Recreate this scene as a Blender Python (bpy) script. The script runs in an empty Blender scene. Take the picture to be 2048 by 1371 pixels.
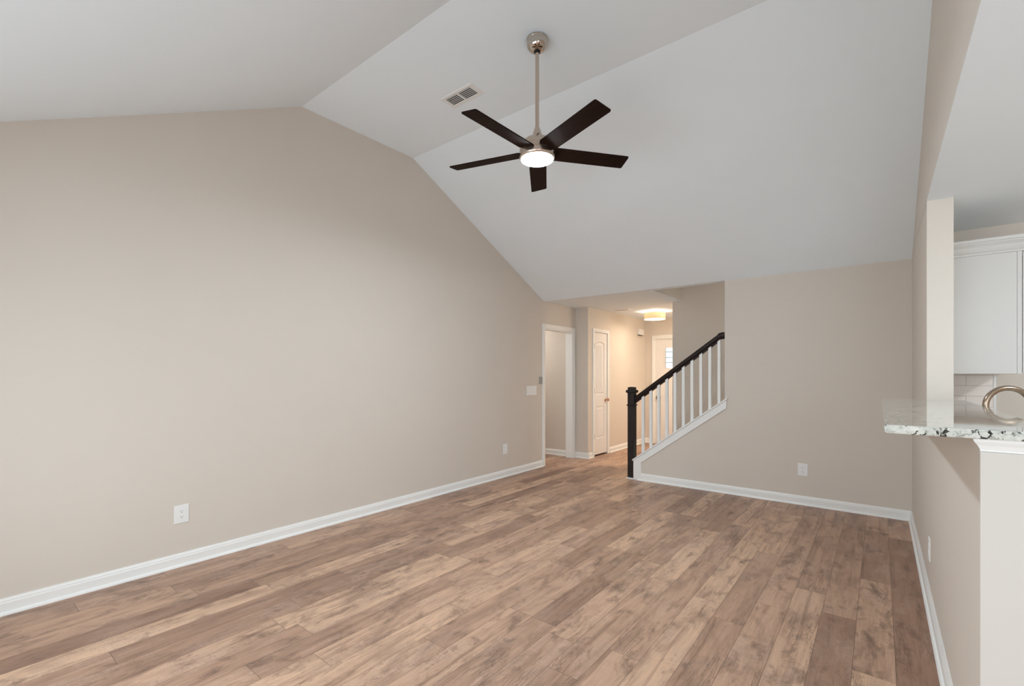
import bpy, bmesh, math
from mathutils import Vector, Matrix

S = bpy.context.scene
COL = S.collection
PI = math.pi
R = math.radians

# ------------------------------------------------------------------ camera
cam_data = bpy.data.cameras.new('camera')
cam = bpy.data.objects.new('camera', cam_data)
COL.objects.link(cam)
cam.location = (0, 0, 1.37)
cam.rotation_euler = (R(90), 0, 0.67105)
cam_data.sensor_width = 36.0
cam_data.lens = 926.54 / 2048 * 36.0
cam_data.shift_y = 61.1 / 2048
cam_data.clip_start = 0.02
S.camera = cam

# ------------------------------------------------------------------ light and exposure
WORLD_STRENGTH = 3.5
FAN_LAMP = 275.0
FOYER_LAMP = 24.0
KITCHEN_LAMP = 115.0
HALL_FILL = 24.0
EXPOSURE = 0.23

S.view_settings.view_transform = 'Standard'
S.view_settings.look = 'None'
S.view_settings.gamma = 1.0
S.view_settings.use_curve_mapping = False
S.view_settings.exposure = EXPOSURE
S.cycles.max_bounces = 16
S.cycles.diffuse_bounces = 10
S.cycles.glossy_bounces = 6
S.cycles.caustics_reflective = False
S.cycles.caustics_refractive = False
S.cycles.sample_clamp_indirect = 6.0
S.cycles.use_denoising = True

world = bpy.data.worlds.new('overcast_sky')
world.use_nodes = True
S.world = world
bg = world.node_tree.nodes['Background']
# overcast sky above the horizon, duller ground below it
_tc = world.node_tree.nodes.new('ShaderNodeTexCoord')
_sp = world.node_tree.nodes.new('ShaderNodeSeparateXYZ')
_mr = world.node_tree.nodes.new('ShaderNodeMapRange')
_mx = world.node_tree.nodes.new('ShaderNodeMix')
_mx.data_type = 'RGBA'
_mr.inputs['From Min'].default_value = -0.06
_mr.inputs['From Max'].default_value = 0.12
_mx.inputs[6].default_value = (0.76, 0.85, 0.92, 1)
_mx.inputs[7].default_value = (0.845, 0.94, 1.0, 1)
world.node_tree.links.new(_tc.outputs['Generated'], _sp.inputs[0])
world.node_tree.links.new(_sp.outputs[2], _mr.inputs['Value'])
world.node_tree.links.new(_mr.outputs[0], _mx.inputs[0])
world.node_tree.links.new(_mx.outputs[2], bg.inputs['Color'])
bg.inputs['Strength'].default_value = WORLD_STRENGTH

# key measures of the room (metres)
XL, XR, YB = -3.905, 0.235, 5.683        # left wall, right wall, back wall
YF = -0.455                              # window wall behind the camera
CH, PEAK = 2.44, 3.67                    # eave / foyer ceiling, flat top of the vault
YV0, YV1 = 2.0, 3.217                    # the flat strip of the vault
CK = 2.47                                # kitchen ceiling
YR = 6.592                               # short return wall beside the doorway
XH = -3.674                              # foyer left wall
YFR = 8.9                                # front door wall
YS = 6.931                               # far wall of the stairs
YP = 3.969                               # pier end of the pass-through
YE = 1.963                               # near end of the half wall
XK = 0.360                               # kitchen side of the right wall
YK = 4.952                               # kitchen back wall
BAR = 1.205                              # bar top


def portal(name, loc, rot, sx, sy):
    l = bpy.data.lights.new(name, 'AREA')
    l.shape = 'RECTANGLE'
    l.size, l.size_y = sx, sy
    l.cycles.is_portal = True
    o = bpy.data.objects.new(name, l)
    o.location = loc
    o.rotation_euler = rot
    COL.objects.link(o)


WIN = (-3.25, -0.25, 0.06, 2.10)         # big window behind the camera: x0 x1 z0 z1
KWIN = (0.70, 3.10, 0.06, 2.10)          # kitchen window
for nm, w in (('window_daylight', WIN), ('kitchen_daylight', KWIN)):
    portal(nm, ((w[0] + w[1]) / 2, YF - 0.13, (w[2] + w[3]) / 2), (R(90), 0, 0), w[1] - w[0], w[3] - w[2])


# ------------------------------------------------------------------ materials
def srgb(r, g, b):
    f = lambda c: (c / 255 / 12.92) if c / 255 <= 0.04045 else ((c / 255 + 0.055) / 1.055) ** 2.4
    return (f(r), f(g), f(b), 1.0)


class NT:
    """small helper around a material's node tree"""
    def __init__(self, name):
        self.m = bpy.data.materials.new(name)
        self.m.use_nodes = True
        self.t = self.m.node_tree
        self.b = self.t.nodes['Principled BSDF']

    def n(self, typ, **kw):
        nd = self.t.nodes.new(typ)
        for k, v in kw.items():
            setattr(nd, k, v)
        return nd

    def set(self, sock, v):
        if isinstance(v, bpy.types.NodeSocket):
            self.t.links.new(v, sock)
        else:
            sock.default_value = v

    def math(self, op, a, b=0.0, c=None):
        nd = self.n('ShaderNodeMath', operation=op)
        self.set(nd.inputs[0], a)
        self.set(nd.inputs[1], b)
        if c is not None:
            self.set(nd.inputs[2], c)
        return nd.outputs[0]

    def comb(self, x, y, z):
        nd = self.n('ShaderNodeCombineXYZ')
        for i, v in enumerate((x, y, z)):
            self.set(nd.inputs[i], v)
        return nd.outputs[0]

    def noise(self, vec, scale, detail=4, rough=0.55, dist=0.0):
        nd = self.n('ShaderNodeTexNoise')
        if vec is not None:
            self.set(nd.inputs['Vector'], vec)
        nd.inputs['Scale'].default_value = scale
        nd.inputs['Detail'].default_value = detail
        nd.inputs['Roughness'].default_value = rough
        nd.inputs['Distortion'].default_value = dist
        return nd.outputs['Fac']

    def ramp(self, fac, stops):
        nd = self.n('ShaderNodeValToRGB')
        e = nd.color_ramp.elements
        while len(e) < len(stops):
            e.new(0.5)
        for el, (p, c) in zip(e, stops):
            el.position = p
            el.color = c if len(c) == 4 else (c[0], c[1], c[2], 1)
        self.set(nd.inputs[0], fac)
        return nd.outputs[0]

    def mix(self, fac, a, b, blend='MIX'):
        nd = self.n('ShaderNodeMix', data_type='RGBA', blend_type=blend)
        self.set(nd.inputs[0], fac)
        self.set(nd.inputs[6], a)
        self.set(nd.inputs[7], b)
        return nd.outputs[2]

    def pos(self):
        return self.n('ShaderNodeNewGeometry').outputs['Position']

    def obj(self):
        return self.n('ShaderNodeTexCoord').outputs['Object']

    def bump(self, h, strength, dist=0.002):
        nd = self.n('ShaderNodeBump')
        nd.inputs['Strength'].default_value = strength
        nd.inputs['Distance'].default_value = dist
        self.set(nd.inputs['Height'], h)
        self.set(self.b.inputs['Normal'], nd.outputs[0])

    def fin(self, color=None, rough=None, metal=None, spec=None):
        if color is not None:
            self.set(self.b.inputs['Base Color'], color)
        if rough is not None:
            self.set(self.b.inputs['Roughness'], rough)
        if metal is not None:
            self.set(self.b.inputs['Metallic'], metal)
        if spec is not None:
            self.set(self.b.inputs['Specular IOR Level'], spec)
        return self.m


def paint(name, rgb, rough=0.6, tex=0.06, spec=0.3):
    k = NT(name)
    p = k.pos()
    f = k.noise(p, 3.0, 3)
    c = srgb(*rgb)
    d = tuple(x * 0.97 for x in c[:3]) + (1,)
    col = k.mix(f, d, c)
    k.bump(k.noise(p, 260.0, 2), tex, 0.001)
    return k.fin(col, rough, spec=spec)


M = {}
M['wall'] = paint('beige_wall_paint', (215, 207, 197))
M['ceiling'] = paint('white_ceiling_paint', (239, 248, 254), 0.8, 0.1, 0.2)
M['trim'] = paint('white_trim_paint', (238, 239, 237), 0.35, 0.0, 0.45)
M['cabinet'] = paint('white_cabinet_paint', (203, 201, 197), 0.4, 0.0, 0.4)
M['plastic'] = paint('white_plastic', (236, 237, 236), 0.35, 0.0, 0.45)
M['end_panel'] = paint('pale_end_panel_paint', (211, 207, 200))
M['door_paint'] = paint('white_door_paint', (232, 230, 228), 0.4, 0.02, 0.4)


def flat(name, rgb, rough=0.5, metal=0.0, spec=0.5, var=0.08, scale=30):
    k = NT(name)
    c = srgb(*rgb)
    f = k.noise(k.pos(), scale, 3)
    col = k.mix(f, tuple(x * (1 - var) for x in c[:3]) + (1,), tuple(min(1, x * (1 + var)) for x in c[:3]) + (1,))
    return k.fin(col, rough, metal, spec)


M['slot'] = flat('dark_slot', (84, 82, 80), 0.7)
M['dark'] = flat('dark_recess', (30, 29, 28), 0.8)
M['duct_shade'] = flat('grey_duct_shade', (74, 74, 74), 0.8)
M['grey_metal'] = flat('grey_hinge_metal', (120, 116, 110), 0.4, 0.9)
M['nickel'] = flat('brushed_nickel', (204, 188, 174), 0.24, 1.0, var=0.05, scale=90)
M['faucet'] = flat('dark_brushed_nickel', (168, 150, 132), 0.2, 1.0, var=0.05, scale=90)
M['polished'] = flat('polished_nickel', (200, 190, 180), 0.09, 1.0, var=0.02)
M['maple'] = flat('maple_cabinet_underside', (176, 138, 106), 0.5, var=0.06, scale=12)
M['hinge'] = flat('dark_hinge_metal', (74, 70, 66), 0.5, 0.4)
M['grey_plastic'] = flat('grey_plastic', (158, 154, 149), 0.5)
M['copper'] = flat('warm_bronze_knob', (206, 164, 138), 0.22, 1.0, var=0.03)
M['black'] = flat('black_rubber', (14, 13, 12), 0.4)


def dark_wood(name, c0, c1, axis, rough, spec=0.45):
    k = NT(name)
    sep = k.n('ShaderNodeSeparateXYZ')
    k.t.links.new(k.pos(), sep.inputs[0])
    s = [38.0, 38.0, 38.0]
    s[axis] = 3.0
    v = k.comb(*[k.math('MULTIPLY', sep.outputs[i], s[i]) for i in range(3)])
    f = k.noise(v, 1.0, 6, 0.6, 0.6)
    col = k.ramp(f, [(0.3, srgb(*c0)), (0.75, srgb(*c1))])
    k.bump(f, 0.15, 0.001)
    return k.fin(col, rough, spec=spec)


M['newel_wood'] = dark_wood('espresso_newel_wood', (26, 20, 19), (54, 45, 42), 2, 0.5, 0.3)
M['rail_wood'] = dark_wood('espresso_rail_wood', (20, 11, 9), (40, 23, 18), 0, 0.42, 0.3)
M['blade_wood'] = dark_wood('espresso_blade_wood', (24, 14, 10), (38, 24, 18), 0, 0.7, 0.12)


M['blade_wood'].node_tree.nodes['Principled BSDF'].inputs['Specular Tint'].default_value = (0.75, 0.42, 0.30, 1)


def glow(name, rgb, strength, base=(240, 235, 225)):
    k = NT(name)
    k.b.inputs['Emission Color'].default_value = srgb(*rgb)
    k.b.inputs['Emission Strength'].default_value = strength
    return k.fin(srgb(*base), 0.5)


M['fan_lens'] = glow('lit_fan_lens', (233, 246, 255), FAN_LAMP)
M['shade'] = glow('lit_drum_shade', (255, 208, 142), 0.50, (190, 172, 146))
M['diffuser'] = glow('lit_drum_diffuser', (255, 234, 206), FOYER_LAMP)
M['kitchen_lens'] = glow('lit_kitchen_lens', (240, 248, 255), KITCHEN_LAMP)


def floor_material():
    k = NT('wood_plank_floor')
    W, L = 0.1595, 1.22
    sep = k.n('ShaderNodeSeparateXYZ')
    k.t.links.new(k.pos(), sep.inputs[0])
    x, y = sep.outputs[0], sep.outputs[1]
    u = k.math('DIVIDE', k.math('SUBTRACT', x, 0.058), W)
    ci = k.math('FLOOR', u)
    fu = k.math('FRACT', u)
    w1 = k.n('ShaderNodeTexWhiteNoise', noise_dimensions='1D')
    k.set(w1.inputs['W'], ci)
    v = k.math('ADD', k.math('DIVIDE', y, L), k.math('MULTIPLY', w1.outputs['Value'], 5.0))
    ri = k.math('FLOOR', v)
    fv = k.math('FRACT', v)
    w2 = k.n('ShaderNodeTexWhiteNoise', noise_dimensions='2D')
    k.set(w2.inputs['Vector'], k.comb(ci, ri, 0.0))
    rnd = w2.outputs['Value']
    sc = k.n('ShaderNodeSeparateColor')
    k.t.links.new(w2.outputs['Color'], sc.inputs[0])
    r2, r3 = sc.outputs[1], sc.outputs[2]
    ox = k.math('MULTIPLY', rnd, 37.0)
    oy = k.math('MULTIPLY', r2, 53.0)
    xs = k.math('ADD', x, ox)
    ys = k.math('ADD', y, oy)
    # plank tone
    tone = k.ramp(rnd, [(0.0, srgb(152, 119, 100)), (0.25, srgb(176, 142, 120)), (0.7, srgb(194, 159, 135)), (0.95, srgb(209, 174, 147))])
    yl = k.math('MULTIPLY', ys, 1.0)

    def layer(fx, fy, seed, det=5, rough=0.6, dist=0.6):
        return k.noise(k.comb(k.math('MULTIPLY', xs, fx), k.math('MULTIPLY', yl, fy), seed), 1.0, det, rough, dist)
    # long streaks along the board
    g1 = layer(20.0, 1.3, k.math('MULTIPLY', r3, 20.0), 8, 0.66, 1.0)
    streak = k.ramp(g1, [(0.32, (0.56, 0.52, 0.49)), (0.43, (0.88, 0.86, 0.85)), (0.54, (1.02, 1.02, 1.01)), (0.72, (1.12, 1.11, 1.10))])
    col = k.mix(1.0, tone, streak, 'MULTIPLY')
    # soft grey-brown clouds
    g3 = layer(6.0, 2.2, k.math('MULTIPLY', rnd, 31.0), 6, 0.62, 0.8)
    gp = k.ramp(g3, [(0.47, (0, 0, 0)), (0.66, (1, 1, 1))])
    col = k.mix(k.math('MULTIPLY', gp, 0.62), col, srgb(136, 107, 92))
    # pale worn patches with saw marks across the grain
    g6 = layer(8.0, 2.6, k.math('MULTIPLY', r2, 17.0), 5, 0.6, 0.5)
    wp = k.ramp(g6, [(0.50, (0, 0, 0)), (0.62, (1, 1, 1))])
    saw = layer(14.0, 120.0, 3.0, 4, 0.65, 2.2)
    sawc = k.ramp(saw, [(0.36, (0.68, 0.66, 0.64)), (0.50, (1.0, 1.0, 1.0)), (0.66, (1.20, 1.19, 1.18))])
    col = k.mix(k.math('MULTIPLY', wp, 0.75), col, k.mix(1.0, col, sawc, 'MULTIPLY'))
    col = k.mix(k.math('MULTIPLY', wp, 0.22), col, srgb(196, 170, 154))
    # dark blotches and knots with ragged edges
    g2 = layer(9.5, 4.2, k.math('MULTIPLY', r2, 11.0), 9, 0.70, 0.35)
    blot = k.ramp(g2, [(0.53, (0, 0, 0)), (0.70, (1, 1, 1))])
    col = k.mix(k.math('MULTIPLY', blot, 0.82), col, srgb(96, 73, 62))
    # fine fibres
    g4 = layer(170.0, 8.0, 0.0, 3, 0.6, 0.0)
    fine = k.ramp(g4, [(0.3, (0.88, 0.87, 0.86)), (0.55, (1.0, 1.0, 1.0)), (0.8, (1.08, 1.08, 1.08))])
    col = k.mix(1.0, col, fine, 'MULTIPLY')
    # thin cracks following the grain
    g5 = layer(26.0, 2.2, k.math('MULTIPLY', rnd, 7.0), 6, 0.7, 0.8)
    cr = k.math('ABSOLUTE', k.math('SUBTRACT', g5, 0.5))
    crack = k.ramp(cr, [(0.006, (1, 1, 1)), (0.022, (0, 0, 0))])
    g7 = layer(5.0, 1.6, 9.0, 3, 0.5, 0.0)
    crm = k.ramp(g7, [(0.50, (0, 0, 0)), (0.62, (1, 1, 1))])
    col = k.mix(k.math('MULTIPLY', k.math('MULTIPLY', crack, crm), 0.6), col, srgb(78, 60, 51))
    # seams
    eu = k.math('MULTIPLY', k.math('MINIMUM', fu, k.math('SUBTRACT', 1.0, fu)), W)
    ev = k.math('MULTIPLY', k.math('MINIMUM', fv, k.math('SUBTRACT', 1.0, fv)), L)
    e = k.math('MINIMUM', eu, ev)
    seam = k.math('LESS_THAN', e, 0.0013)
    col = k.mix(k.math('MULTIPLY', seam, 0.65), col, srgb(70, 52, 42))
    rough = k.math('ADD', 0.34, k.math('MULTIPLY', g4, 0.14))
    k.bump(k.math('SUBTRACT', g1, k.math('MULTIPLY', seam, 0.8)), 0.12, 0.002)
    return k.fin(col, rough, spec=0.42)


M['floor'] = floor_material()


def granite_material(polish):
    k = NT('speckled_white_granite')
    p = k.pos()
    n1 = k.noise(p, 44.0, 7, 0.7, 0.5)
    base = k.ramp(n1, [(0.36, srgb(140, 140, 132)), (0.47, srgb(200, 203, 195)), (0.7, srgb(226, 226, 219))])
    n2 = k.noise(p, 74.0, 4, 0.55, 0.9)
    n3 = k.noise(p, 17.0, 2, 0.5)
    thr = k.math('MULTIPLY', n2, k.math('ADD', 0.62, k.math('MULTIPLY', n3, 0.76)))
    spot = k.ramp(thr, [(0.575, (0, 0, 0)), (0.605, (1, 1, 1))])
    col = k.mix(spot, base, srgb(44, 44, 42))
    n4 = k.noise(p, 110.0, 3, 0.6, 0.5)
    sp2 = k.ramp(n4, [(0.62, (0, 0, 0)), (0.68, (1, 1, 1))])
    col = k.mix(k.math('MULTIPLY', sp2, 0.5), col, srgb(120, 122, 118))
    k.b.inputs['IOR'].default_value = 1.5
    k.b.inputs['Coat Weight'].default_value = 0.5
    k.b.inputs['Coat Roughness'].default_value = 0.03
    return k.fin(col, polish, spec=0.5)


M['granite'] = granite_material(0.06)


def tile_material():
    k = NT('white_subway_tile')
    sep = k.n('ShaderNodeSeparateXYZ')
    k.t.links.new(k.pos(), sep.inputs[0])
    v = k.comb(k.math('SUBTRACT', sep.outputs[0], 0.517), k.math('SUBTRACT', sep.outputs[2], 1.1985), 0.0)
    bt = k.n('ShaderNodeTexBrick')
    bt.offset = 0.5
    k.set(bt.inputs['Vector'], v)
    bt.inputs['Scale'].default_value = 1.0
    bt.inputs['Brick Width'].default_value = 0.305
    bt.inputs['Row Height'].default_value = 0.0797
    bt.inputs['Mortar Size'].default_value = 0.0016
    bt.inputs['Mortar Smooth'].default_value = 0.2
    bt.inputs['Color1'].default_value = srgb(226, 216, 206)
    bt.inputs['Color2'].default_value = srgb(230, 221, 211)
    bt.inputs['Mortar'].default_value = srgb(176, 164, 154)
    k.bump(k.math('SUBTRACT', 1.0, bt.outputs['Fac']), 0.4, 0.002)
    return k.fin(bt.outputs['Color'], 0.15, spec=0.5)


M['tile'] = tile_material()


def glass_material():
    k = NT('clear_pane_glass')
    k.b.inputs['Transmission Weight'].default_value = 1.0
    k.b.inputs['IOR'].default_value = 1.02
    return k.fin((0.97, 0.99, 1.0, 1), 0.0)


M['glass'] = glass_material()
M['siding'] = flat('pale_blue_siding', (172, 190, 198), 0.6)


# ------------------------------------------------------------------ mesh helpers
def bx(bm, x0, x1, y0, y1, z0, z1):
    vs = [bm.verts.new((x, y, z)) for x in (x0, x1) for y in (y0, y1) for z in (z0, z1)]
    for f in ((0, 1, 3, 2), (4, 6, 7, 5), (0, 4, 5, 1), (2, 3, 7, 6), (0, 2, 6, 4), (1, 5, 7, 3)):
        bm.faces.new([vs[i] for i in f])


def prism(bm, poly, axis, a, b):
    """extrude a 2-D polygon along axis (0: poly is y,z; 1: poly is x,z; 2: poly is x,y)"""
    def P(p, t):
        return {0: (t, p[0], p[1]), 1: (p[0], t, p[1]), 2: (p[0], p[1], t)}[axis]
    A = [bm.verts.new(P(p, a)) for p in poly]
    B = [bm.verts.new(P(p, b)) for p in poly]
    n = len(poly)
    bm.faces.new(A)
    bm.faces.new(B[::-1])
    for i in range(n):
        bm.faces.new([A[i], B[i], B[(i + 1) % n], A[(i + 1) % n]])


def lathe(bm, prof, c, seg=48, axis=2):
    """revolve (radius, height) pairs about an axis through c"""
    rings = []
    for r, h in prof:
        ring = []
        for i in range(seg):
            a = 2 * PI * i / seg
            p = (r * math.cos(a), r * math.sin(a), h)
            if axis == 0:
                p = (h, p[0], p[1])
            elif axis == 1:
                p = (p[0], h, p[1])
            ring.append(bm.verts.new((c[0] + p[0], c[1] + p[1], c[2] + p[2])))
        rings.append(ring)
    for A, B in zip(rings, rings[1:]):
        for i in range(seg):
            bm.faces.new([A[i], A[(i + 1) % seg], B[(i + 1) % seg], B[i]])
    bm.faces.new(rings[0][::-1])
    bm.faces.new(rings[-1])


def loft_rects(bm, rings):
    """closed solid through stacked rectangles (x0,x1,y0,y1,z)"""
    R4 = [[bm.verts.new(p) for p in ((a, c, z), (b, c, z), (b, d, z), (a, d, z))] for a, b, c, d, z in rings]
    for A, B in zip(R4, R4[1:]):
        for i in range(4):
            bm.faces.new([A[i], A[(i + 1) % 4], B[(i + 1) % 4], B[i]])
    bm.faces.new(R4[0][::-1])
    bm.faces.new(R4[-1])


def tube(bm, pts, r, seg=20):
    pts = [Vector(p) for p in pts]
    rings = []
    up = Vector((0, 1, 0))
    for i, p in enumerate(pts):
        t = (pts[min(i + 1, len(pts) - 1)] - pts[max(i - 1, 0)]).normalized()
        n = up.cross(t)
        if n.length < 1e-4:
            n = Vector((1, 0, 0))
        n.normalize()
        b = t.cross(n)
        rings.append([bm.verts.new(p + r * (math.cos(2 * PI * j / seg) * n + math.sin(2 * PI * j / seg) * b)) for j in range(seg)])
    for A, B in zip(rings, rings[1:]):
        for j in range(seg):
            bm.faces.new([A[j], A[(j + 1) % seg], B[(j + 1) % seg], B[j]])
    bm.faces.new(rings[0][::-1])
    bm.faces.new(rings[-1])


def obj(name, bm, mat, parent=None, bevel=0.0, smooth=False, seg=2):
    """link bm as ONE mesh object; vertices are given in world space"""
    off = Vector((0, 0, 0))
    p = parent
    while p is not None:
        off += p.location
        p = p.parent
    if off.length > 0:
        bmesh.ops.translate(bm, verts=bm.verts, vec=-off)
    bmesh.ops.recalc_face_normals(bm, faces=bm.faces)
    if smooth:
        for f in bm.faces:
            f.smooth = True
    me = bpy.data.meshes.new(name)
    bm.to_mesh(me)
    bm.free()
    mats = mat if isinstance(mat, (list, tuple)) else [mat]
    for m in mats:
        me.materials.append(m)
    o = bpy.data.objects.new(name, me)
    COL.objects.link(o)
    if parent is not None:
        o.parent = parent
    if bevel > 0:
        md = o.modifiers.new('edge', 'BEVEL')
        md.width = bevel
        md.segments = seg
        md.limit_method = 'ANGLE'
        md.angle_limit = R(40)
    if smooth:
        md = o.modifiers.new('split', 'EDGE_SPLIT')
        md.split_angle = R(38)
    return o


def boxo(name, dims, mat, parent=None, bevel=0.0):
    bm = bmesh.new()
    bx(bm, *dims)
    return obj(name, bm, mat, parent, bevel)


def priso(name, poly, axis, a, b, mat, parent=None, bevel=0.0):
    bm = bmesh.new()
    prism(bm, poly, axis, a, b)
    return obj(name, bm, mat, parent, bevel)


def tag(o, label, cat, group=None, kind=None):
    o['label'] = label
    o['category'] = cat
    if group:
        o['group'] = group
    if kind:
        o['kind'] = kind
    return o


def thing(name, loc, label, cat, rz=0.0, group=None, kind=None):
    o = bpy.data.objects.new(name, None)
    COL.objects.link(o)
    o.location = loc
    o.rotation_euler = (0, 0, rz)
    return tag(o, label, cat, group, kind)


# ------------------------------------------------------------------ the shell
T = 0.12
tag(boxo('floor', (-6.2, 4.2, -0.6, 9.1, -0.08, 0.0), M['floor']),
    'brown weathered wood plank floor running through the whole room', 'floor', kind='structure')

eave = PEAK - 0.5 * (YB - YV1)
YD0, YD1 = 5.70, 6.50                     # doorway in the left wall
poly = [(-0.575, 0), (YD0, 0), (YD0, 2.045), (YD1, 2.045), (YD1, 0), (YR + 0.115, 0), (YR + 0.115, CH + .1), (YB, CH + .1),
        (YV1, PEAK + .1), (YV0, PEAK + .1), (YF, CH + .1), (-0.575, CH + .1)]
tag(priso('wall_left', poly, 0, XL - T, XL, M['wall']), 'tall beige gable wall on the left with a doorway at its far end', 'wall', kind='structure')

poly = [(YF - .12, CH), (YF, CH), (YV0, PEAK), (YV1, PEAK), (YB, eave), (YB + .14, CH), (YB + .14, CH + .12), (YV1 + .03, PEAK + .12), (YV0 - .03, PEAK + .12), (YF - .12, CH + .12)]
tag(priso('ceiling', poly, 0, XL, XR, M['ceiling']), 'white vaulted ceiling with a flat strip between two slopes', 'ceiling', kind='structure')

# foyer ceiling, flat, with the stairwell opening left out
bm = bmesh.new()
prism(bm, [(XL - .05, YB + .02), (-2.29, YB + .02), (-2.29, YS + .06), (1.6, YS + .06), (1.6, 9.05), (XL - .05, 9.05)], 2, CH, CH + .004)
tag(obj('ceiling_foyer', bm, M['ceiling']), 'flat white foyer ceiling beyond the living room', 'ceiling', kind='structure')
tag(boxo('ceiling_passage', (-6.2, XL - .05, 5.3, YR + .2, CH, CH + .1), M['ceiling']), 'flat white ceiling of the side passage through the doorway', 'ceiling', kind='structure')

# back wall with the sloping knee wall under the balusters
def capz(x):
    return 0.272 + 0.728 * (x + 2.494)

poly = [(-2.494, 0), (XR + .02, 0), (XR + .02, CH + .1), (-1.394, CH + .1), (-1.394, capz(-1.394) - .02), (-2.494, capz(-2.494) - .02)]
tag(priso('wall_back', poly, 1, YB, YB + .115, M['wall']), 'beige back wall with a sloping knee wall below the stair railing', 'wall', kind='structure')

# right wall: full height by the back corner, half wall under the bar, header above the kitchen ceiling
poly = [(YE, 0), (YB + .12, 0), (YB + .12, CH + .1), (YV1, PEAK + .1), (YV0, PEAK + .1), (-0.36, CK + .05), (-0.36, CK + .006), (YP, CK + .006), (YP, BAR - .028), (YE, BAR - .028)]
tag(priso('wall_right', poly, 0, XR, XK, M['wall']), 'beige right wall with pier, half wall and pass-through to the kitchen', 'wall', kind='structure')

# wall behind the camera, with two window openings
bm = bmesh.new()
w, kw = WIN, KWIN
y0, y1 = YF - T, YF
bx(bm, -4.03, w[0], y0, y1, 0, 3.0)
bx(bm, w[0], w[1], y0, y1, 0, w[2])
bx(bm, w[0], w[1], y0, y1, w[3], 3.0)
bx(bm, w[1], kw[0], y0, y1, 0, 3.0)
bx(bm, kw[0], kw[1], y0, y1, 0, kw[2])
bx(bm, kw[0], kw[1], y0, y1, kw[3], 3.0)
bx(bm, kw[1], 4.1, y0, y1, 0, 3.0)
bmesh.ops.remove_doubles(bm, verts=bm.verts, dist=1e-5)
tag(obj('wall_front', bm, M['wall']), 'beige window wall facing the living room', 'wall', kind='structure')


def window_frame(name, w, nx, label):
    bm = bmesh.new()
    a, b = YF - .08, YF - .03
    bx(bm, w[0], w[0] + .06, a, b, w[2], w[3])
    bx(bm, w[1] - .06, w[1], a, b, w[2], w[3])
    bx(bm, w[0], w[1], a, b, w[2], w[2] + .06)
    bx(bm, w[0], w[1], a, b, w[3] - .06, w[3])
    for i in range(1, nx):
        x = w[0] + (w[1] - w[0]) * i / nx
        bx(bm, x - .035, x + .035, a, b, w[2], w[3])
    tag(obj(name, bm, M['trim']), label, 'window', kind='structure')


window_frame('window_1', WIN, 3, 'wide white window wall unit of three panes')
window_frame('window_2', KWIN, 2, 'white kitchen window of two panes')

# doorway passage, return wall, foyer
tag(boxo('wall_return', (-6.2, XH - .0006, YR, YR + .115, 0, CH + .05), M['wall']), 'short beige wall strip right of the open doorway', 'wall', kind='structure')
tag(boxo('wall_passage', (-6.2, XL - T, 5.3, 5.42, 0, CH + .05), M['wall']), 'near wall of the side passage', 'wall', kind='structure')
tag(boxo('wall_passage_end', (-6.2, -6.08, 5.4, YR, 0, CH + .05), M['wall']), 'end wall of the side passage', 'wall', kind='structure')
YC0, YC1 = 6.790, 7.262                   # closet door opening
poly = [(YR + .0006, 0), (YC0, 0), (YC0, 2.055), (YC1, 2.055), (YC1, 0), (YFR + .1, 0), (YFR + .1, CH + .05), (YR + .0006, CH + .05)]
tag(priso('wall_foyer', poly, 0, XH - .115, XH, M['wall']), 'beige foyer wall with the narrow white closet door', 'wall', kind='structure')
bm = bmesh.new()
bx(bm, -4.6, -4.5, YR + .1, 7.6, 0, CH + .05)
bx(bm, -4.5, XH - .1, 7.5, 7.6, 0, CH + .05)
bx(bm, -4.6, XH - .1, YR + .1, 7.6, 2.3, CH + .05)
tag(obj('wall_closet', bm, M['wall']), 'inner closet walls behind the narrow door', 'wall', kind='structure')

XFD0, XFD1 = -3.455, -2.545               # front door opening
poly = [(XH - .12, 0), (XFD0, 0), (XFD0, 2.045), (XFD1, 2.045), (XFD1, 0), (1.6, 0), (1.6, CH + .05), (XH - .12, CH + .05)]
tag(priso('wall_entry', poly, 1, YFR, YFR + .14, M['wall']), 'beige wall around the white front door', 'wall', kind='structure')
tag(boxo('wall_entry_side', (1.5, 1.6, YB + .1, YFR + .1, 0, 3.4), M['wall']), 'far side wall of the foyer and stairs', 'wall', kind='structure')
tag(boxo('wall_stair', (-2.432, 1.55, YS, YS + .115, 0, 3.4), M['wall']), 'taupe wall behind the stairs', 'wall', kind='structure')
tag(boxo('wall_stairwell', (-2.405, -2.29, YB + .06, YS + .002, CH + .0045, 3.4), M['wall']), 'small beige stairwell face above the foyer ceiling', 'wall', kind='structure')
tag(boxo('wall_stairwell_back', (-2.405, 1.6, YB + .06, YB + .16, CH + .12, 3.4), M['wall']), 'upper stairwell wall behind the vaulted ceiling', 'wall', kind='structure')
tag(boxo('ceiling_stairwell', (-2.405, 1.6, YB + .05, YS + .115, 3.4, 3.5), M['ceiling']), 'ceiling above the stairs', 'ceiling', kind='structure')

# kitchen shell
tag(boxo('ceiling_kitchen', (XR, 4.1, YF, YK + .1, CK, CK + .005), M['ceiling']), 'flat white kitchen ceiling right of the vaulted room', 'ceiling', kind='structure')
tag(boxo('wall_kitchen', (XK, 4.1, YK, YK + .1, 0, CK + .05), M['wall']), 'beige kitchen wall behind the cabinet and tiles', 'wall', kind='structure')
tag(boxo('wall_kitchen_side', (4.0, 4.1, YF, YK, 0, CK + .05), M['wall']), 'far side wall of the kitchen', 'wall', kind='structure')

# ------------------------------------------------------------------ baseboards
BH, BT, SH = 0.093, 0.015, 0.019


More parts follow.
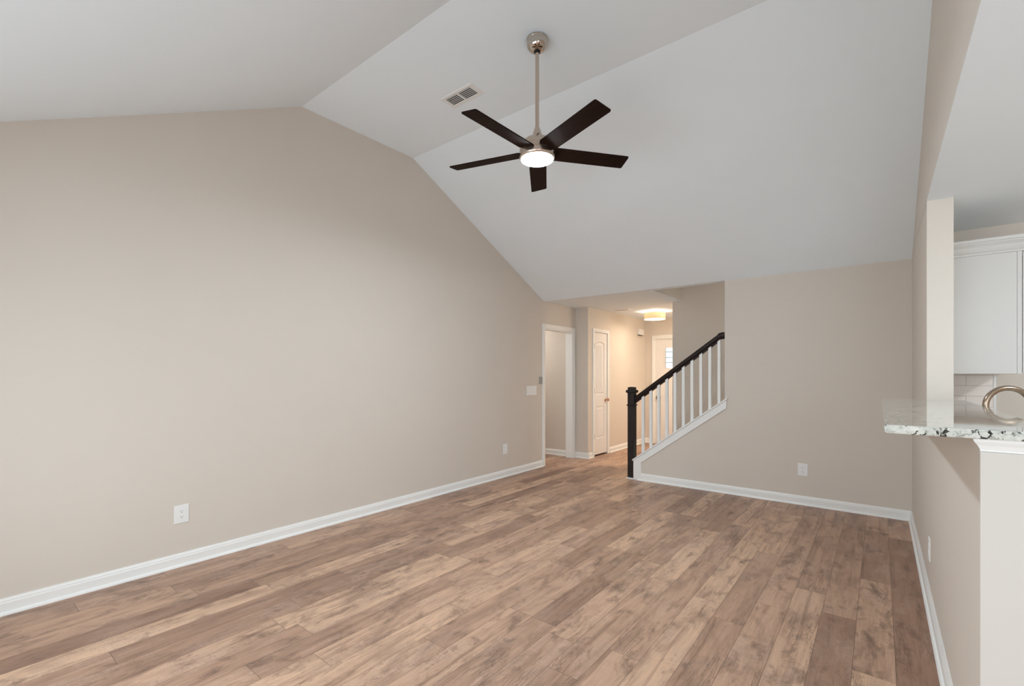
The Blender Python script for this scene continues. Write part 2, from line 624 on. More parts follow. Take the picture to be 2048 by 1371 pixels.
def base_profile(sgn, w):
    """(horizontal, z) outline of baseboard with shoe moulding; sgn points into the room from wall plane w"""
    P = [(0, 0), (BT + .013, 0), (BT + .012, .008), (BT + .008, .015), (BT, SH), (BT, .066), (BT - .003, .073), (BT - .003, .079), (BT - .007, .087), (BT - .009, BH), (0, BH)]
    return [(w + sgn * a, z) for a, z in P]


def baseboard(name, axis, w, sgn, a, b, label):
    tag(priso(name, base_profile(sgn, w), axis, a, b, M['trim']), label, 'baseboard', kind='structure')


baseboard('baseboard_left', 1, XL, 1, YF, YD0 - .064, 'long white baseboard along the left wall')
baseboard('baseboard_back', 0, YB, -1, -2.494 + .06, XR, 'white baseboard along the back wall under the knee wall')
baseboard('baseboard_right', 1, XR, -1, YE, YB, 'white baseboard along the right wall below the bar')
baseboard('baseboard_return', 0, YR, -1, XL, XH + BT + .010, 'short white baseboard on the strip right of the doorway')
baseboard('baseboard_passage', 0, YR, -1, -6.08, XL - T, 'white baseboard seen through the open doorway')
baseboard('baseboard_corner', 1, XH, 1, YR - BT - .010, YC0 - .064, 'stub of white baseboard left of the closet door')
baseboard('baseboard_foyer', 1, XH, 1, YC1 + .064, YFR, 'white baseboard in the foyer right of the closet door')
baseboard('baseboard_entry', 0, YFR, -1, XH, XFD0 - .075, 'white baseboard left of the front door')
baseboard('baseboard_stair', 0, YS, -1, -2.432, -2.30, 'white baseboard stub at the end of the stair wall')


# ------------------------------------------------------------------ door casings
def casing_profile(wd):
    return [(0, 0), (0, .010), (.004, .013), (wd * .45, .015), (wd * .6, .018), (wd * .9, .018), (wd, .014), (wd, 0)]


def casing(bm, plane_axis, w, sgn, a, b, top, wd=0.064, z0=0.0):
    """a mitred U of casing around the opening a..b, on the wall plane w (plane_axis 0: wall x=w, runs in y)"""
    def P(h, z, d):
        return (w + sgn * d, h, z) if plane_axis == 0 else (h, w + sgn * d, z)
    prof = casing_profile(wd)
    path = []
    for h, z, dh, dz in ((a, z0, -1, 0), (a, top, -1, 1), (b, top, 1, 1), (b, z0, 1, 0)):
        path.append([bm.verts.new(P(h + dh * u, z + dz * u, d)) for u, d in prof])
    n = len(prof)
    for A, B in zip(path, path[1:]):
        for i in range(n):
            bm.faces.new([A[i], A[(i + 1) % n], B[(i + 1) % n], B[i]])
    bm.faces.new(path[0])
    bm.faces.new(path[-1][::-1])


bm = bmesh.new()
casing(bm, 0, XL, 1, YD0, YD1, 2.045)
tag(obj('trim_1', bm, M['trim']), 'white casing around the open doorway in the left wall', 'trim', kind='structure')
bm = bmesh.new()
prism(bm, [(YD0, 0), (YD0 + .016, 0), (YD0 + .016, 2.029), (YD1 - .016, 2.029), (YD1 - .016, 0), (YD1, 0), (YD1, 2.045), (YD0, 2.045)], 0, XL - T - .002, XL + .002)
tag(obj('trim_2', bm, M['trim'], bevel=.002), 'white jamb lining inside the open doorway', 'trim', kind='structure')
bm = bmesh.new()
casing(bm, 0, XH, 1, YC0, YC1, 2.055, .056)
tag(obj('trim_3', bm, M['trim']), 'white casing around the narrow closet door', 'trim', kind='structure')
bm = bmesh.new()
casing(bm, 1, YFR, -1, XFD0, XFD1, 2.045, .075)
tag(obj('trim_4', bm, M['trim']), 'white casing around the front door', 'trim', kind='structure')


# ------------------------------------------------------------------ closet door (two raised panels, the upper one arched with plank grooves)
def panel_grid(bm, y0, y1, z0, z1, x, holes):
    pass


door = thing('door_1', (XH - .004, YC0 + .003, 0), 'narrow white two panel closet door with a bronze knob', 'door', kind='structure')
DW = YC1 - YC0 - .006
dx = XH - .006                             # face of the door
dy0, dy1, dz0, dz1 = YC0 + .003, YC1 - .003, .028, 2.050


def arch_poly(y0, y1, z0, z1, rise, n=10):
    P = [(y0, z0), (y1, z0), (y1, z1)]
    for i in range(1, n):
        t = i / n
        P.append((y1 + (y0 - y1) * t, z1 + rise * math.sin(PI * t)))
    P.append((y0, z1))
    return P


def inset_poly(P, d):
    """shrink a convex-ish outline by d"""
    n = len(P)
    out = []
    for i in range(n):
        p0, p1, p2 = Vector(P[i - 1]), Vector(P[i]), Vector(P[(i + 1) % n])
        e1, e2 = (p1 - p0).normalized(), (p2 - p1).normalized()
        n1, n2 = Vector((-e1.y, e1.x)), Vector((-e2.y, e2.x))
        m = (n1 + n2)
        m.normalize()
        k = d / max(0.3, m.dot(n1))
        q = p1 + m * k
        out.append((q.x, q.y))
    return out


def slab_with_panels(bm, x, back, rect, panels):
    """door slab: front face at x with moulded sunk panels"""
    from mathutils.geometry import tessellate_polygon
    y0, y1, z0, z1 = rect
    outer = [(y0, z0), (y1, z0), (y1, z1), (y0, z1)]
    loops = [outer] + panels
    flat3 = [[Vector((p[0], p[1], 0)) for p in L] for L in loops]
    allp = [p for L in loops for p in L]
    vs = [bm.verts.new((x, p[0], p[1])) for p in allp]
    for t in tessellate_polygon(flat3):
        try:
            bm.faces.new([vs[i] for i in t])
        except ValueError:
            pass
    k = 4
    for L in panels:
        A = vs[k:k + len(L)]
        k += len(L)
        prev = A
        for d, s in ((.012, .011), (.030, .011), (.044, .004)):
            q = inset_poly(L, d)
            B = [bm.verts.new((x - s, p[0], p[1])) for p in q]
            for i in range(len(L)):
                bm.faces.new([prev[i], prev[(i + 1) % len(L)], B[(i + 1) % len(L)], B[i]])
            prev = B
        bm.faces.new(prev)
    Bk = [bm.verts.new((back, p[0], p[1])) for p in outer]
    bm.faces.new(Bk[::-1])
    for i in range(4):
        bm.faces.new([vs[i], Bk[i], Bk[(i + 1) % 4], vs[(i + 1) % 4]])


bm = bmesh.new()
pY0, pY1 = dy0 + .090, dy1 - .090
slab_with_panels(bm, dx, dx - .035, (dy0, dy1, dz0, dz1),
                 [arch_poly(pY0, pY1, 1.015, 1.875, .028), [(pY0, .285), (pY1, .285), (pY1, .825), (pY0, .825)]])
panel = obj('door_panel', bm, M['door_paint'], door)
for i in (1, 2, 3):
    y = pY0 + .05 + (pY1 - pY0 - .1) * i / 4
    g = boxo('groove_shade', (dx - .0045, dx - .0032, y - .0022, y + .0022, 1.075, 1.830), M['grey_plastic'], door)  # grey strip painted as the shade in a plank groove
for z in (1.827, 1.083, 0.335):
    bm = bmesh.new()
    lathe(bm, [(.0065, -.045), (.0065, .045)], (XH - .001, YC0 + .017, z), 16)
    bx(bm, XH - .006, XH - .0030, YC0 + .008, YC0 + .028, z - .046, z + .046)
    obj('hinge', bm, M['hinge'], door)
ky, kz = 7.205, .925
bm = bmesh.new()
lathe(bm, [(.031, 0), (.031, .005), (.026, .009), (.011, .012), (.011, .030), (.018, .034), (.026, .042), (.0285, .052), (.025, .062), (.014, .068), (.001, .069)], (dx, ky, kz), 32, axis=0)
tag_k = obj('knob', bm, M['copper'], door, smooth=True)
tag_k['label'] = 'warm bronze round knob'

# ------------------------------------------------------------------ front door
door = thing('door_2', (-3.0, YFR + .02, 0), 'white front door with a small glazed light behind the stairs', 'door', kind='structure')
lx0, lx1, lz0, lz1 = -3.262, -2.738, 1.478, 1.866
a, b = YFR + .012, YFR + .056
bm = bmesh.new()
x0, x1, z1 = XFD0 + .0005, XFD1 - .0005, 2.0445
poly_parts = [(x0, lx0, .012, z1), (lx1, x1, .012, z1), (lx0, lx1, .012, lz0), (lx0, lx1, lz1, z1)]
for p in poly_parts:
    bx(bm, p[0], p[1], a, b, p[2], p[3])
bmesh.ops.remove_doubles(bm, verts=bm.verts, dist=1e-5)
obj('door_panel', bm, M['door_paint'], door)
bm = bmesh.new()
fw = .016
for d in ((lx0 - fw, lx0, lz0 - fw, lz1 + fw), (lx1, lx1 + fw, lz0 - fw, lz1 + fw), (lx0, lx1, lz0 - fw, lz0), (lx0, lx1, lz1, lz1 + fw)):
    bx(bm, d[0], d[1], a - .008, a + .002, d[2], d[3])
obj('lite_frame', bm, M['door_paint'], door)
boxo('pane', (lx0, lx1, a + .018, a + .022, lz0, lz1), M['glass'], door)
for z in (lz0 + (lz1 - lz0) * t for t in (.27, .53, .80)):
    boxo('muntin', (lx0, lx1, a + .010, a + .017, z - .005, z + .005), M['slot'], door)
for nm, x, r in (('knob', XFD0 + .066, .026), ('latch_plate', XFD0 + .008, .018)):
    bm = bmesh.new()
    if nm == 'knob':
        lathe(bm, [(.03, 0), (.03, -.006), (.011, -.010), (.011, -.032), (.024, -.038), (.027, -.05), (.02, -.062), (.001, -.065)], (x, a, .90), 28, axis=1)
        obj(nm, bm, M['grey_metal'], door, smooth=True)
    else:
        bx(bm, x - .004, x + .009, a - .004, a, .87, .93)
        obj(nm, bm, M['grey_metal'], door)
tag(boxo('exterior_siding', (-6.0, 1.0, 13.0, 13.1, 0, 4.0), M['siding']), 'pale siding of the house across the street', 'siding', kind='structure')

# ------------------------------------------------------------------ stairs and railing
RUN, RISE = 0.257, 0.187
poly = [(-2.40, 0)]
x, z = -2.40, 0.0
for i in range(13):
    z += RISE
    poly.append((x, z))
    x += RUN
    poly.append((x, z))
poly += [(x, 0)]
tag(priso('trim_stair_steps', poly, 1, YB + .117, YS - .001, M['trim']), 'flight of stair steps rising behind the balusters', 'stairs', kind='structure')

# white skirt frame on the knee wall and its cap
SK0, SK1 = -2.497, -1.372
poly = [(SK0, 0), (SK0 + .103, 0), (SK0 + .103, capz(SK0 + .103) - .115), (SK1, capz(SK1) - .115), (SK1, capz(SK1) - .02), (SK0, capz(SK0) - .02)]
tag(priso('trim_5', poly, 1, YB - .016, YB - .0005, M['trim'], bevel=.003), 'white sloping skirt board on the knee wall below the balusters', 'trim', kind='structure')
poly = [(SK0 - .012, capz(SK0 - .012) - .02), (SK1 + .012, capz(SK1 + .012) - .02), (SK1 + .012, capz(SK1 + .012)), (SK0 - .012, capz(SK0 - .012))]
bm = bmesh.new()
prism(bm, poly, 1, YB - .030, YB - .0005)
poly2 = [(SK0 - .012, capz(SK0 - .012) - .02), (-1.395, capz(-1.395) - .02), (-1.395, capz(-1.395)), (SK0 - .012, capz(SK0 - .012))]
prism(bm, poly2, 1, YB - .0005, YB + .130)
bmesh.ops.remove_doubles(bm, verts=bm.verts, dist=1e-5)
tag(obj('trim_6', bm, M['trim'], bevel=.004), 'thin white cap strip carrying the balusters', 'trim', kind='structure')
poly = [(-2.62, 0), (-2.452, 0), (-2.452, .018), (-2.62, .018)]
tag(boxo('trim_7', (-2.595, SK0, YB - .022, YB + .125, 0, .016), M['trim'], bevel=.004), 'small white shoe under the dark newel post', 'trim', kind='structure')

rail = thing('stair_railing', (-2.541, YB + .046, 0.0), 'stair railing with dark newel post, dark handrail and white balusters', 'railing')
NX, NY, NH = -2.541, YB + .046, .0435


def sq_loft(bm, c, prof):
    loft_rects(bm, [(c[0] - h, c[0] + h, c[1] - h, c[1] + h, z) for h, z in prof])


bm = bmesh.new()
sq_loft(bm, (NX, NY), [(NH, .017), (NH, .946), (NH, .948), (NH + .004, .951), (NH + .013, .957), (NH + .013, .962), (NH + .004, .966), (NH, .968), (NH, 1.118)])
post = obj('newel_post', bm, M['newel_wood'], rail, bevel=.002)
bm = bmesh.new()
sq_loft(bm, (NX, NY), [(NH + .004, 1.118), (NH + .016, 1.124), (NH + .0175, 1.130), (NH + .0175, 1.148), (NH + .013, 1.155), (NH - .002, 1.157), (NH - .002, 1.186), (NH - .006, 1.193), (.004, 1.197)])
obj('newel_cap', bm, M['newel_wood'], post, bevel=.0015)

# handrail: moulded section swept up the slope, easing level at the wall
RY = YB + .052


def railz(x):
    return 1.012 + 0.737 * (x + 2.475)


sec = [(-.014, 0), (.014, 0), (.017, .012), (.024, .018), (.029, .030), (.030, .044), (.026, .055), (.016, .062), (0, .065),
       (-.016, .062), (-.026, .055), (-.030, .044), (-.029, .030), (-.024, .018), (-.017, .012)]
bm = bmesh.new()
path = []
xe = -1.462
zs = railz(xe)
th = math.atan(.737)
for x, ang in ((-2.500, th), (xe - .02, th), (xe, th * .75), (xe + .014, th * .4), (xe + .028, .05), (-1.394, 0.0)):
    z = railz(x) if x <= xe else None
    if z is None:
        t = (x - xe)
        z = zs + {.014: .008, .028: .012}.get(round(t, 3), .012)
    path.append((x, z, ang))
rings = []
for x, z, ang in path:
    nx, nz = -math.sin(ang), math.cos(ang)
    k = 1.22 if ang < .3 else 1.0
    rings.append([bm.verts.new((x + nx * h * k, RY + w, z + nz * h * k)) for w, h in sec])
for A, B in zip(rings, rings[1:]):
    for i in range(len(sec)):
        bm.faces.new([A[i], A[(i + 1) % len(sec)], B[(i + 1) % len(sec)], B[i]])
bm.faces.new(rings[0][::-1])
bm.faces.new(rings[-1])
obj('handrail', bm, M['rail_wood'], rail, smooth=True)
poly = [(-2.494, railz(-2.494) - .016), (-1.46, railz(-1.46) - .016), (-1.46, railz(-1.46) + .004), (-2.494, railz(-2.494) + .004)]
priso('fillet', poly, 1, RY - .012, RY + .012, M['rail_wood'], rail)
for x in [-2.391 + i * .1027 for i in range(10)]:
    bw = .0165
    poly = [(x - bw, capz(x - bw) - .004), (x + bw, capz(x + bw) - .004), (x + bw, railz(x + bw) + .001), (x - bw, railz(x - bw) + .001)]
    priso('baluster', poly, 1, RY - bw, RY + bw, M['trim'], rail, bevel=.002)


# ------------------------------------------------------------------ ceiling fan
FX, FY = -1.847, 2.605
fan = thing('ceiling_fan', (FX, FY, PEAK), 'five blade ceiling fan with dark blades, nickel downrod and lit round lamp', 'ceiling fan')
bm = bmesh.new()
lathe(bm, [(.070, 0), (.0745, -.003), (.0745, -.013), (.0725, -.015), (.0725, -.040), (.070, -.052), (.062, -.066), (.048, -.077), (.030, -.084), (.024, -.085), (.024, -.078), (.001, -.078)], (FX, FY, PEAK), 56)
can = obj('canopy', bm, M['polished'], fan, smooth=True)
bm = bmesh.new()
lathe(bm, [(.001, -.072), (.018, -.076), (.023, -.086), (.021, -.094), (.0150, -.098), (.001, -.098)], (FX, FY, PEAK), 40)
obj('hanger_ball', bm, M['black'], fan, smooth=True)
bm = bmesh.new()
lathe(bm, [(.0135, -.090), (.0135, 3.045 - PEAK)], (FX, FY, PEAK), 28)
obj('downrod', bm, M['nickel'], fan, smooth=True)
bm = bmesh.new()
lathe(bm, [(.014, 3.062), (.0175, 3.060), (.020, 3.052), (.031, 3.018), (.041, 2.990), (.046, 2.986), (.001, 2.986)], (FX, FY, 0), 40)
coup = obj('coupling', bm, M['nickel'], fan, smooth=True)
for az in (-140, -45, 60, 160):
    bm = bmesh.new()
    ca, sa = math.cos(R(az)), math.sin(R(az))
    p = Vector((FX + .0365 * ca, FY + .0365 * sa, 2.998))
    tube(bm, [p, p + Vector((ca, sa, .35)) * .006], .005, 12)
    obj('screw', bm, M['black'], coup)
bm = bmesh.new()
lathe(bm, [(.044, 2.989), (.060, 2.985), (.085, 2.973), (.104, 2.956), (.116, 2.935), (.1205, 2.915), (.1215, 2.889), (.1195, 2.8885), (.1195, 2.886), (.001, 2.886)], (FX, FY, 0), 72)
obj('motor_housing', bm, M['nickel'], fan, smooth=True)
bm = bmesh.new()
lathe(bm, [(.1195, 2.8855), (.1225, 2.885), (.1225, 2.858), (.1215, 2.854), (.1130, 2.8430), (.1115, 2.8425), (.1110, 2.8460), (.001, 2.8460)], (FX, FY, 0), 72)
kit = obj('lamp_ring', bm, M['nickel'], fan, smooth=True)
bm = bmesh.new()
lathe(bm, [(.001, 2.8365), (.070, 2.8368), (.100, 2.8373), (.108, 2.8382), (.1100, 2.8398), (.1105, 2.8460), (.001, 2.8460)], (FX, FY, 0), 64)
lens = obj('lamp_lens', bm, M['fan_lens'], kit, smooth=True)
lens['label'] = 'glowing round white lens'
for kk in range(5):
    a = R(-20 + 72 * kk)
    u = Vector((math.cos(a), math.sin(a), 0))
    v = Vector((-math.sin(a), math.cos(a), 0))
    pt = R(-12)
    v2 = v * math.cos(pt) + Vector((0, 0, 1)) * math.sin(pt)
    n2 = u.cross(v2)
    W2, R0, R1, rc = .0635, .112, .660, .012
    out = []
    for cx_, cy_, a0 in ((R1 - rc, W2 - rc, 0), (R0 + rc, W2 - rc, 90), (R0 + rc, -W2 + rc, 180), (R1 - rc, -W2 + rc, 270)):
        for j in range(5):
            aa = R(a0 + 22.5 * j)
            out.append((cx_ + rc * math.cos(aa), cy_ + rc * math.sin(aa)))
    bm = bmesh.new()
    o3 = Vector((FX, FY, 2.892))
    A = [bm.verts.new(o3 + u * p[0] + v2 * p[1] - n2 * .0035) for p in out]
    B = [bm.verts.new(o3 + u * p[0] + v2 * p[1] + n2 * .0035) for p in out]
    bm.faces.new(A[::-1])
    bm.faces.new(B)
    for i in range(len(out)):
        bm.faces.new([A[i], A[(i + 1) % len(out)], B[(i + 1) % len(out)], B[i]])
    obj('blade', bm, M['blade_wood'], fan)


# ------------------------------------------------------------------ air vents
def vent(name, cx_, cy_, z, w, d, gw, gd, nsl, label, centre=True):
    t = thing(name, (cx_, cy_, z), label, 'air vent')
    bm = bmesh.new()
    # frame: bevelled flange with a hole
    z1 = z - .007
    O = [(cx_ - w / 2, cy_ - d / 2), (cx_ + w / 2, cy_ - d / 2), (cx_ + w / 2, cy_ + d / 2), (cx_ - w / 2, cy_ + d / 2)]
    O2 = [(cx_ + (x - cx_) * (1 - .02 / w), cy_ + (y - cy_) * (1 - .02 / d)) for x, y in O]
    I = [(cx_ - gw / 2, cy_ - gd / 2), (cx_ + gw / 2, cy_ - gd / 2), (cx_ + gw / 2, cy_ + gd / 2), (cx_ - gw / 2, cy_ + gd / 2)]
    L = [[bm.verts.new((x, y, zz)) for x, y in P] for P, zz in ((O, z), (O, z - .002), (O2, z1), (I, z1), (I, z - .0005))]
    for A, B in zip(L, L[1:]):
        for i in range(4):
            bm.faces.new([A[i], A[(i + 1) % 4], B[(i + 1) % 4], B[i]])
    obj('frame', bm, M['plastic'], t)
    boxo('duct_shade', (cx_ - gw / 2, cx_ + gw / 2, cy_ - gd / 2, cy_ + gd / 2, z - .0012, z - .0006), M['duct_shade'], t)  # flat grey sheet painted as the shade behind the louvers
    secs = [(-gw / 2, -.007), (.007, gw / 2)] if centre else [(-gw / 2, gw / 2)]
    if centre:
        boxo('divider', (cx_ - .007, cx_ + .007, cy_ - gd / 2, cy_ + gd / 2, z - .009, z - .001), M['plastic'], t)
    for a, b in secs:
        for i in range(nsl):
            y = cy_ - gd / 2 + gd * (i + .5) / nsl
            s = gd / nsl * .16
            poly = [(y + s + .006, z - .0015), (y + s, z - .0015), (y - s - .006, z - .0095), (y - s, z - .0095)]
            priso('louver', poly, 0, cx_ + a, cx_ + b, M['plastic'], t)


vent('ceiling_vent', -2.714, 2.750, PEAK, .362, .175, .278, .112, 6, 'white louvred air vent on the vaulted ceiling left of the fan')
vent('ceiling_vent', -3.395, 7.245, CH, .30, .12, .24, .07, 4, 'small white air vent on the foyer ceiling before the drum light', centre=False)

# ------------------------------------------------------------------ foyer drum light
DX, DY = -3.03, 7.76
t = thing('flush_mount_light', (DX, DY, CH), 'lit cream drum flush mount light on the foyer ceiling', 'ceiling light')
bm = bmesh.new()
lathe(bm, [(.065, CH), (.065, CH - .018), (.055, CH - .024), (.001, CH - .024)], (DX, DY, 0), 40)
obj('canopy', bm, M['nickel'], t, smooth=True)
bm = bmesh.new()
zt, zb = CH - .026, CH - .140
n = 64
rg = []
for r, z in ((.178, zt), (.178, zb), (.175, zb), (.175, zt)):
    rg.append([bm.verts.new((DX + r * math.cos(2 * PI * i / n), DY + r * math.sin(2 * PI * i / n), z)) for i in range(n)])
for k in range(4):
    A, B = rg[k], rg[(k + 1) % 4]
    for i in range(n):
        bm.faces.new([A[i], A[(i + 1) % n], B[(i + 1) % n], B[i]])
sh = obj('lamp_shade', bm, M['shade'], t, smooth=True)
sh['label'] = 'glowing cream fabric drum shade'
boxo('seam', (DX - .1395, DX - .1370, DY - .1160, DY - .1125, zb, zt), M['slot'], sh)
bm = bmesh.new()
lathe(bm, [(.001, zb + .002), (.16, zb + .004), (.174, zb + .010), (.174, zb + .014), (.001, zb + .014)], (DX, DY, 0), 56)
obj('diffuser', bm, M['diffuser'], t, smooth=True)
bm = bmesh.new()
lathe(bm, [(.001, zb - .012), (.008, zb - .008), (.012, zb + .002), (.001, zb + .002)], (DX, DY, 0), 20)
obj('finial', bm, M['nickel'], t, smooth=True)
l = bpy.data.lights.new('drum_bulb', 'POINT')
l.energy = 30.0
l.color = (1.0, .88, .72)
l.shadow_soft_size = .06
lo = bpy.data.objects.new('drum_bulb', l)
COL.objects.link(lo)
lo.parent = t
lo.location = (0, 0, -.075)


# unseen lamps added to brighten the foyer, side passage and upper stairs
M['stair_fill_lens'] = glow('lit_stair_fill_lens', (250, 246, 240), HALL_FILL)
M['passage_fill_lens'] = glow('lit_passage_fill_lens', (250, 246, 240), HALL_FILL * 2.0)
M['foyer_fill_lens'] = glow('lit_foyer_fill_lens', (255, 235, 210), 205.0)
LENS = {-5.0: 'passage_fill_lens', -.6: 'stair_fill_lens', -1.5: 'foyer_fill_lens'}
for lx_, ly_, lz_, lab in ((-1.5, 7.95, CH, 'round fill light added unseen in the foyer behind the stair wall'), (-5.0, 6.0, CH, 'round fill light added unseen in the side passage beyond the doorway'), (-.6, 6.36, 3.4, 'round fill light added unseen above the stairs')):
    t = thing('flush_mount_light', (lx_, ly_, lz_), lab, 'ceiling light')
    bm = bmesh.new()
    lathe(bm, [(.15, lz_), (.15, lz_ - .02), (.001, lz_ - .02)], (lx_, ly_, 0), 40)
    obj('light_base', bm, M['nickel'], t, smooth=True)
    bm = bmesh.new()
    lathe(bm, [(.14, lz_ - .02), (.14, lz_ - .05), (.09, lz_ - .07), (.001, lz_ - .08)], (lx_, ly_, 0), 40)
    obj('lens', bm, M[LENS[lx_]], t, smooth=True)


# ------------------------------------------------------------------ wall plates (local frame: outward is -y)
def plate_mesh(w, h, d=.006):
    bm = bmesh.new()
    O = [(-w / 2, -h / 2), (w / 2, -h / 2), (w / 2, h / 2), (-w / 2, h / 2)]
    L = []
    for k, y in ((1.0, 0), (1.0, -d * .45), (.985, -d * .8), (.93, -d)):
        kx = 1 - (1 - k)
        L.append([bm.verts.new((x * (1 - (1 - k) * h / max(w, h) * 1.0) if w > h else x * k, y, z * k if w <= h else z * k)) for x, z in O])
    for A, B in zip(L, L[1:]):
        for i in range(4):
            bm.faces.new([A[i], A[(i + 1) % 4], B[(i + 1) % 4], B[i]])
    bm.faces.new(L[0][::-1])
    bm.faces.new(L[-1])
    return bm


def put(t, o):
    o.parent = t
    return o


def mk(name, bm, mat, t, bevel=0.0):
    o = obj(name, bm, mat, None, bevel)
    o.parent = t
    return o


def outlet(loc, rz, label, w=.09, h=.128):
    t = thing('wall_outlet', loc, label, 'outlet', rz)
    mk('cover_plate', plate_mesh(w, h), M['plastic'], t)
    for s in (-1, 1):
        bm = bmesh.new()
        P = []
        for i in range(20):
            a = 2 * PI * i / 20
            P.append((max(-.0155, min(.0155, .0172 * math.cos(a))), s * .0195 + .0142 * math.sin(a)))
        A = [bm.verts.new((x, -.006, z)) for x, z in P]
        B = [bm.verts.new((x, -.0085, z)) for x, z in P]
        bm.faces.new(A[::-1])
        bm.faces.new(B)
        for i in range(20):
            bm.faces.new([A[i], B[i], B[(i + 1) % 20], A[(i + 1) % 20]])
        so = mk('socket', bm, M['plastic'], t)
        for x, hh, dz in ((-.0065, .0075, .003), (.0065, .0062, .003), (0, .0045, -.0075)):
            bm = bmesh.new()
            bx(bm, x - .0012 - (.001 if dz < 0 else 0), x + .0012 + (.001 if dz < 0 else 0), -.0088, -.0084, s * .0195 + dz - hh / 2, s * .0195 + dz + hh / 2)
            sl = obj('slot', bm, M['slot'])
            sl.parent = so
    bm = bmesh.new()
    lathe(bm, [(.003, -.006), (.003, -.0072), (.001, -.0074)], (0, 0, 0), 12, axis=1)
    mk('screw', bm, M['plastic'], t)
    return t


outlet((XL, 1.123, .369), R(90), 'white duplex outlet low on the left wall above the long baseboard')
outlet((-.630, YB, .366), 0, 'white duplex outlet low on the back wall right of the stairs')
outlet((XR, 3.735, .318), R(-90), 'white outlet seen edge-on low on the right wall under the bar')

t = thing('wall_plate', (XL, 4.772, .366), 'small blank white wall plate low on the left wall near the doorway', 'wall plate', R(90))
mk('cover_plate', plate_mesh(.085, .132), M['plastic'], t)
bm = bmesh.new()
bx(bm, -.0165, .0165, -.0075, -.005, -.033, .033)
mk('insert', bm, M['plastic'], t, .001)

t = thing('light_switch', (XL, 5.370, 1.126), 'wide white multi-gang switch plate on the left wall beside the doorway', 'light switch', R(90))
mk('cover_plate', plate_mesh(.235, .135), M['plastic'], t)
for i in range(4):
    bm = bmesh.new()
    x = -.069 + .046 * i
    P = [(-.0060, -.033), (-.0095, -.033), (-.0070, 0), (-.0068, .033), (-.0060, .033)]
    prism(bm, P, 0, x - .0160, x + .0160)
    mk('rocker', bm, M['plastic'], t, .0008)

t = thing('thermostat', (XL, 5.585, 1.272), 'small grey thermostat against the left edge of the doorway casing', 'thermostat', R(90))
bm = bmesh.new()
bx(bm, -.026, .026, -.022, 0, -.052, .052)
mk('body', bm, M['grey_plastic'], t, .004)
bm = bmesh.new()
bx(bm, -.022, .022, -.0212, -.0198, .000, .042)
mk('screen', bm, flat('grey_lcd', (104, 106, 104), 0.3), t)
bm = bmesh.new()
bx(bm, -.016, .016, -.0212, -.0198, -.040, -.026)
mk('button', bm, M['slot'], t)

t = thing('door_chime', (XH, 8.615, 2.174), 'boxy door chime high on the foyer wall left of the front door', 'door chime', R(90))
bm = bmesh.new()
bx(bm, -.105, .105, -.055, 0, -.055, .060)
mk('cover', bm, M['door_paint'], t, .010)
bm = bmesh.new()
bx(bm, -.085, .085, -.045, -.005, -.066, -.054)
mk('grille', bm, M['slot'], t)

# ------------------------------------------------------------------ bar and kitchen
o = boxo('bar_top', (.011, .412, 1.920, YP - .001, BAR - .0275, BAR), M['granite'], bevel=.005)
tag(o, 'speckled white granite bar top on the half wall', 'countertop')

rings = []
for p, z in ((.000, 1.137), (.004, 1.138), (.004, 1.143), (.006, 1.147), (.010, 1.156), (.016, 1.164), (.019, 1.169), (.020, 1.1765)):
    rings.append((XR + .004 - p, XK + p, YE - .0015 - p, YE - .0005, z))
bm = bmesh.new()
loft_rects(bm, rings)
tag(obj('trim_8', bm, M['trim']), 'white cove moulding under the near end of the bar top', 'trim', kind='structure')
o = boxo('trim_9', (XR + .0006, XK, YE - .006, YE - .0002, 0, 1.137), M['end_panel'])
tag(o, 'pale painted end panel of the half wall', 'trim', kind='structure')

tag(boxo('wall_backsplash', (XK, .662, YK - .009, YK - .0005, .915, 1.372), M['tile']), 'white subway tile backsplash under the kitchen cabinet', 'backsplash', kind='structure')
tag(boxo('trim_10', (.662, .678, YK - .012, YK - .0005, .915, 1.372), M['trim'], bevel=.004), 'thin white edge strip at the end of the tiles', 'trim', kind='structure')

CY, CB, CT = 4.200, 1.369, 2.150
cab = thing('wall_cabinet', (XK, CY, CB), 'white upper kitchen cabinet with crown moulding right of the pier', 'cabinet')
boxo('side_panel', (XK + .002, .667, CY, YK - .014, CB, CT), M['cabinet'], cab, .001)
boxo('bottom_panel', (XK + .004, .664, CY + .004, YK - .016, CB - .0015, CB - .0002), M['maple'], cab)
boxo('face_frame', (.6675, .688, CY - .002, YK - .014, CB - .001, CT), M['cabinet'], cab, .0015)
boxo('door', (.6915, .710, CY + .006, YK - .03, CB + .010, CT - .03), M['cabinet'], cab, .002)
rings = []
for p, z in ((.0, 2.128), (.006, 2.129), (.007, 2.140), (.004, 2.143), (.010, 2.150), (.016, 2.163), (.021, 2.178), (.030, 2.190), (.036, 2.196), (.036, 2.203), (.042, 2.206), (.044, 2.215), (.044, 2.224)):
    rings.append((XK + .002, .690 + p, CY - .002 - p, YK - .014, z))
bm = bmesh.new()
loft_rects(bm, rings)
obj('crown_molding', bm, M['cabinet'], cab)

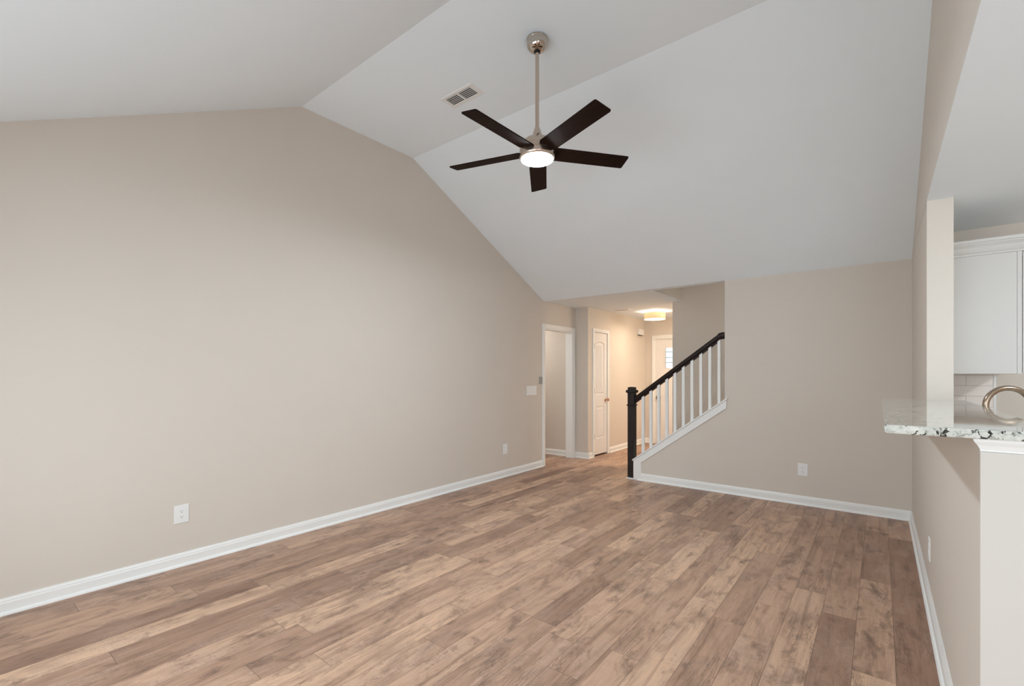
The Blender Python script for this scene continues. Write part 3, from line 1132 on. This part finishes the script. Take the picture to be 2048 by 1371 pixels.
# sink counter with faucet on the kitchen side of the half wall
o = boxo('kitchen_counter', (XK + .001, 1.0, YE, YK - .014, .885, .914), M['granite'], bevel=.004)
tag(o, 'lower granite kitchen counter behind the bar', 'countertop')
bc = thing('base_cabinet', (.68, 3.4, 0), 'white base cabinet under the kitchen counter', 'cabinet')
boxo('carcass', (XK + .002, .95, YE + .01, YK - .02, .10, .884), M['cabinet'], bc)
boxo('plinth', (XK + .002, .89, YE + .01, YK - .02, .0, .10), M['cabinet'], bc)

FCY = 3.52
fa = thing('kitchen_faucet', (.444, FCY, .914), 'brushed nickel gooseneck faucet arching above the granite bar', 'faucet', R(20))
rc, fr = .093, .0140
cx_ = .444 + rc
bm = bmesh.new()
pts = [(.444, FCY, .955), (.444, FCY, 1.05), (.444, FCY, 1.15), (.444, FCY, 1.19)]
for i in range(0, 33):
    a = PI - PI * 1.06 * i / 32
    pts.append((cx_ + rc * math.cos(a), FCY, 1.200 + rc * math.sin(a)))
tube(bm, pts, fr, 28)
obj('spout', bm, M['faucet'], fa, smooth=True)
bm = bmesh.new()
lathe(bm, [(.030, .914), (.030, .921), (.024, .926), (.022, .98), (.0175, .99), (.0145, .992)], (.444, FCY, 0), 32)
obj('faucet_body', bm, M['faucet'], fa, smooth=True)
bm = bmesh.new()
e = pts[-1]
lathe(bm, [(.0150, -.075), (.0165, -.070), (.0165, -.012), (.0150, .0)], (e[0], e[1], e[2]), 24)
obj('spray_head', bm, M['faucet'], fa, smooth=True)
bm = bmesh.new()
tube(bm, [(.444, FCY - .022, .962), (.447, FCY - .05, .966), (.455, FCY - .10, .985)], .006, 12)
obj('lever', bm, M['faucet'], fa, smooth=True)

# ceiling light of the kitchen, beyond the right edge of the picture
t = thing('kitchen_light', (1.9, 2.6, CK), 'round white flush light on the kitchen ceiling', 'ceiling light')
bm = bmesh.new()
lathe(bm, [(.19, CK), (.19, CK - .02), (.001, CK - .02)], (1.9, 2.6, 0), 40)
obj('light_base', bm, M['nickel'], t, smooth=True)
bm = bmesh.new()
lathe(bm, [(.18, CK - .02), (.18, CK - .05), (.12, CK - .075), (.001, CK - .085)], (1.9, 2.6, 0), 40)
obj('lens', bm, M['kitchen_lens'], t, smooth=True)
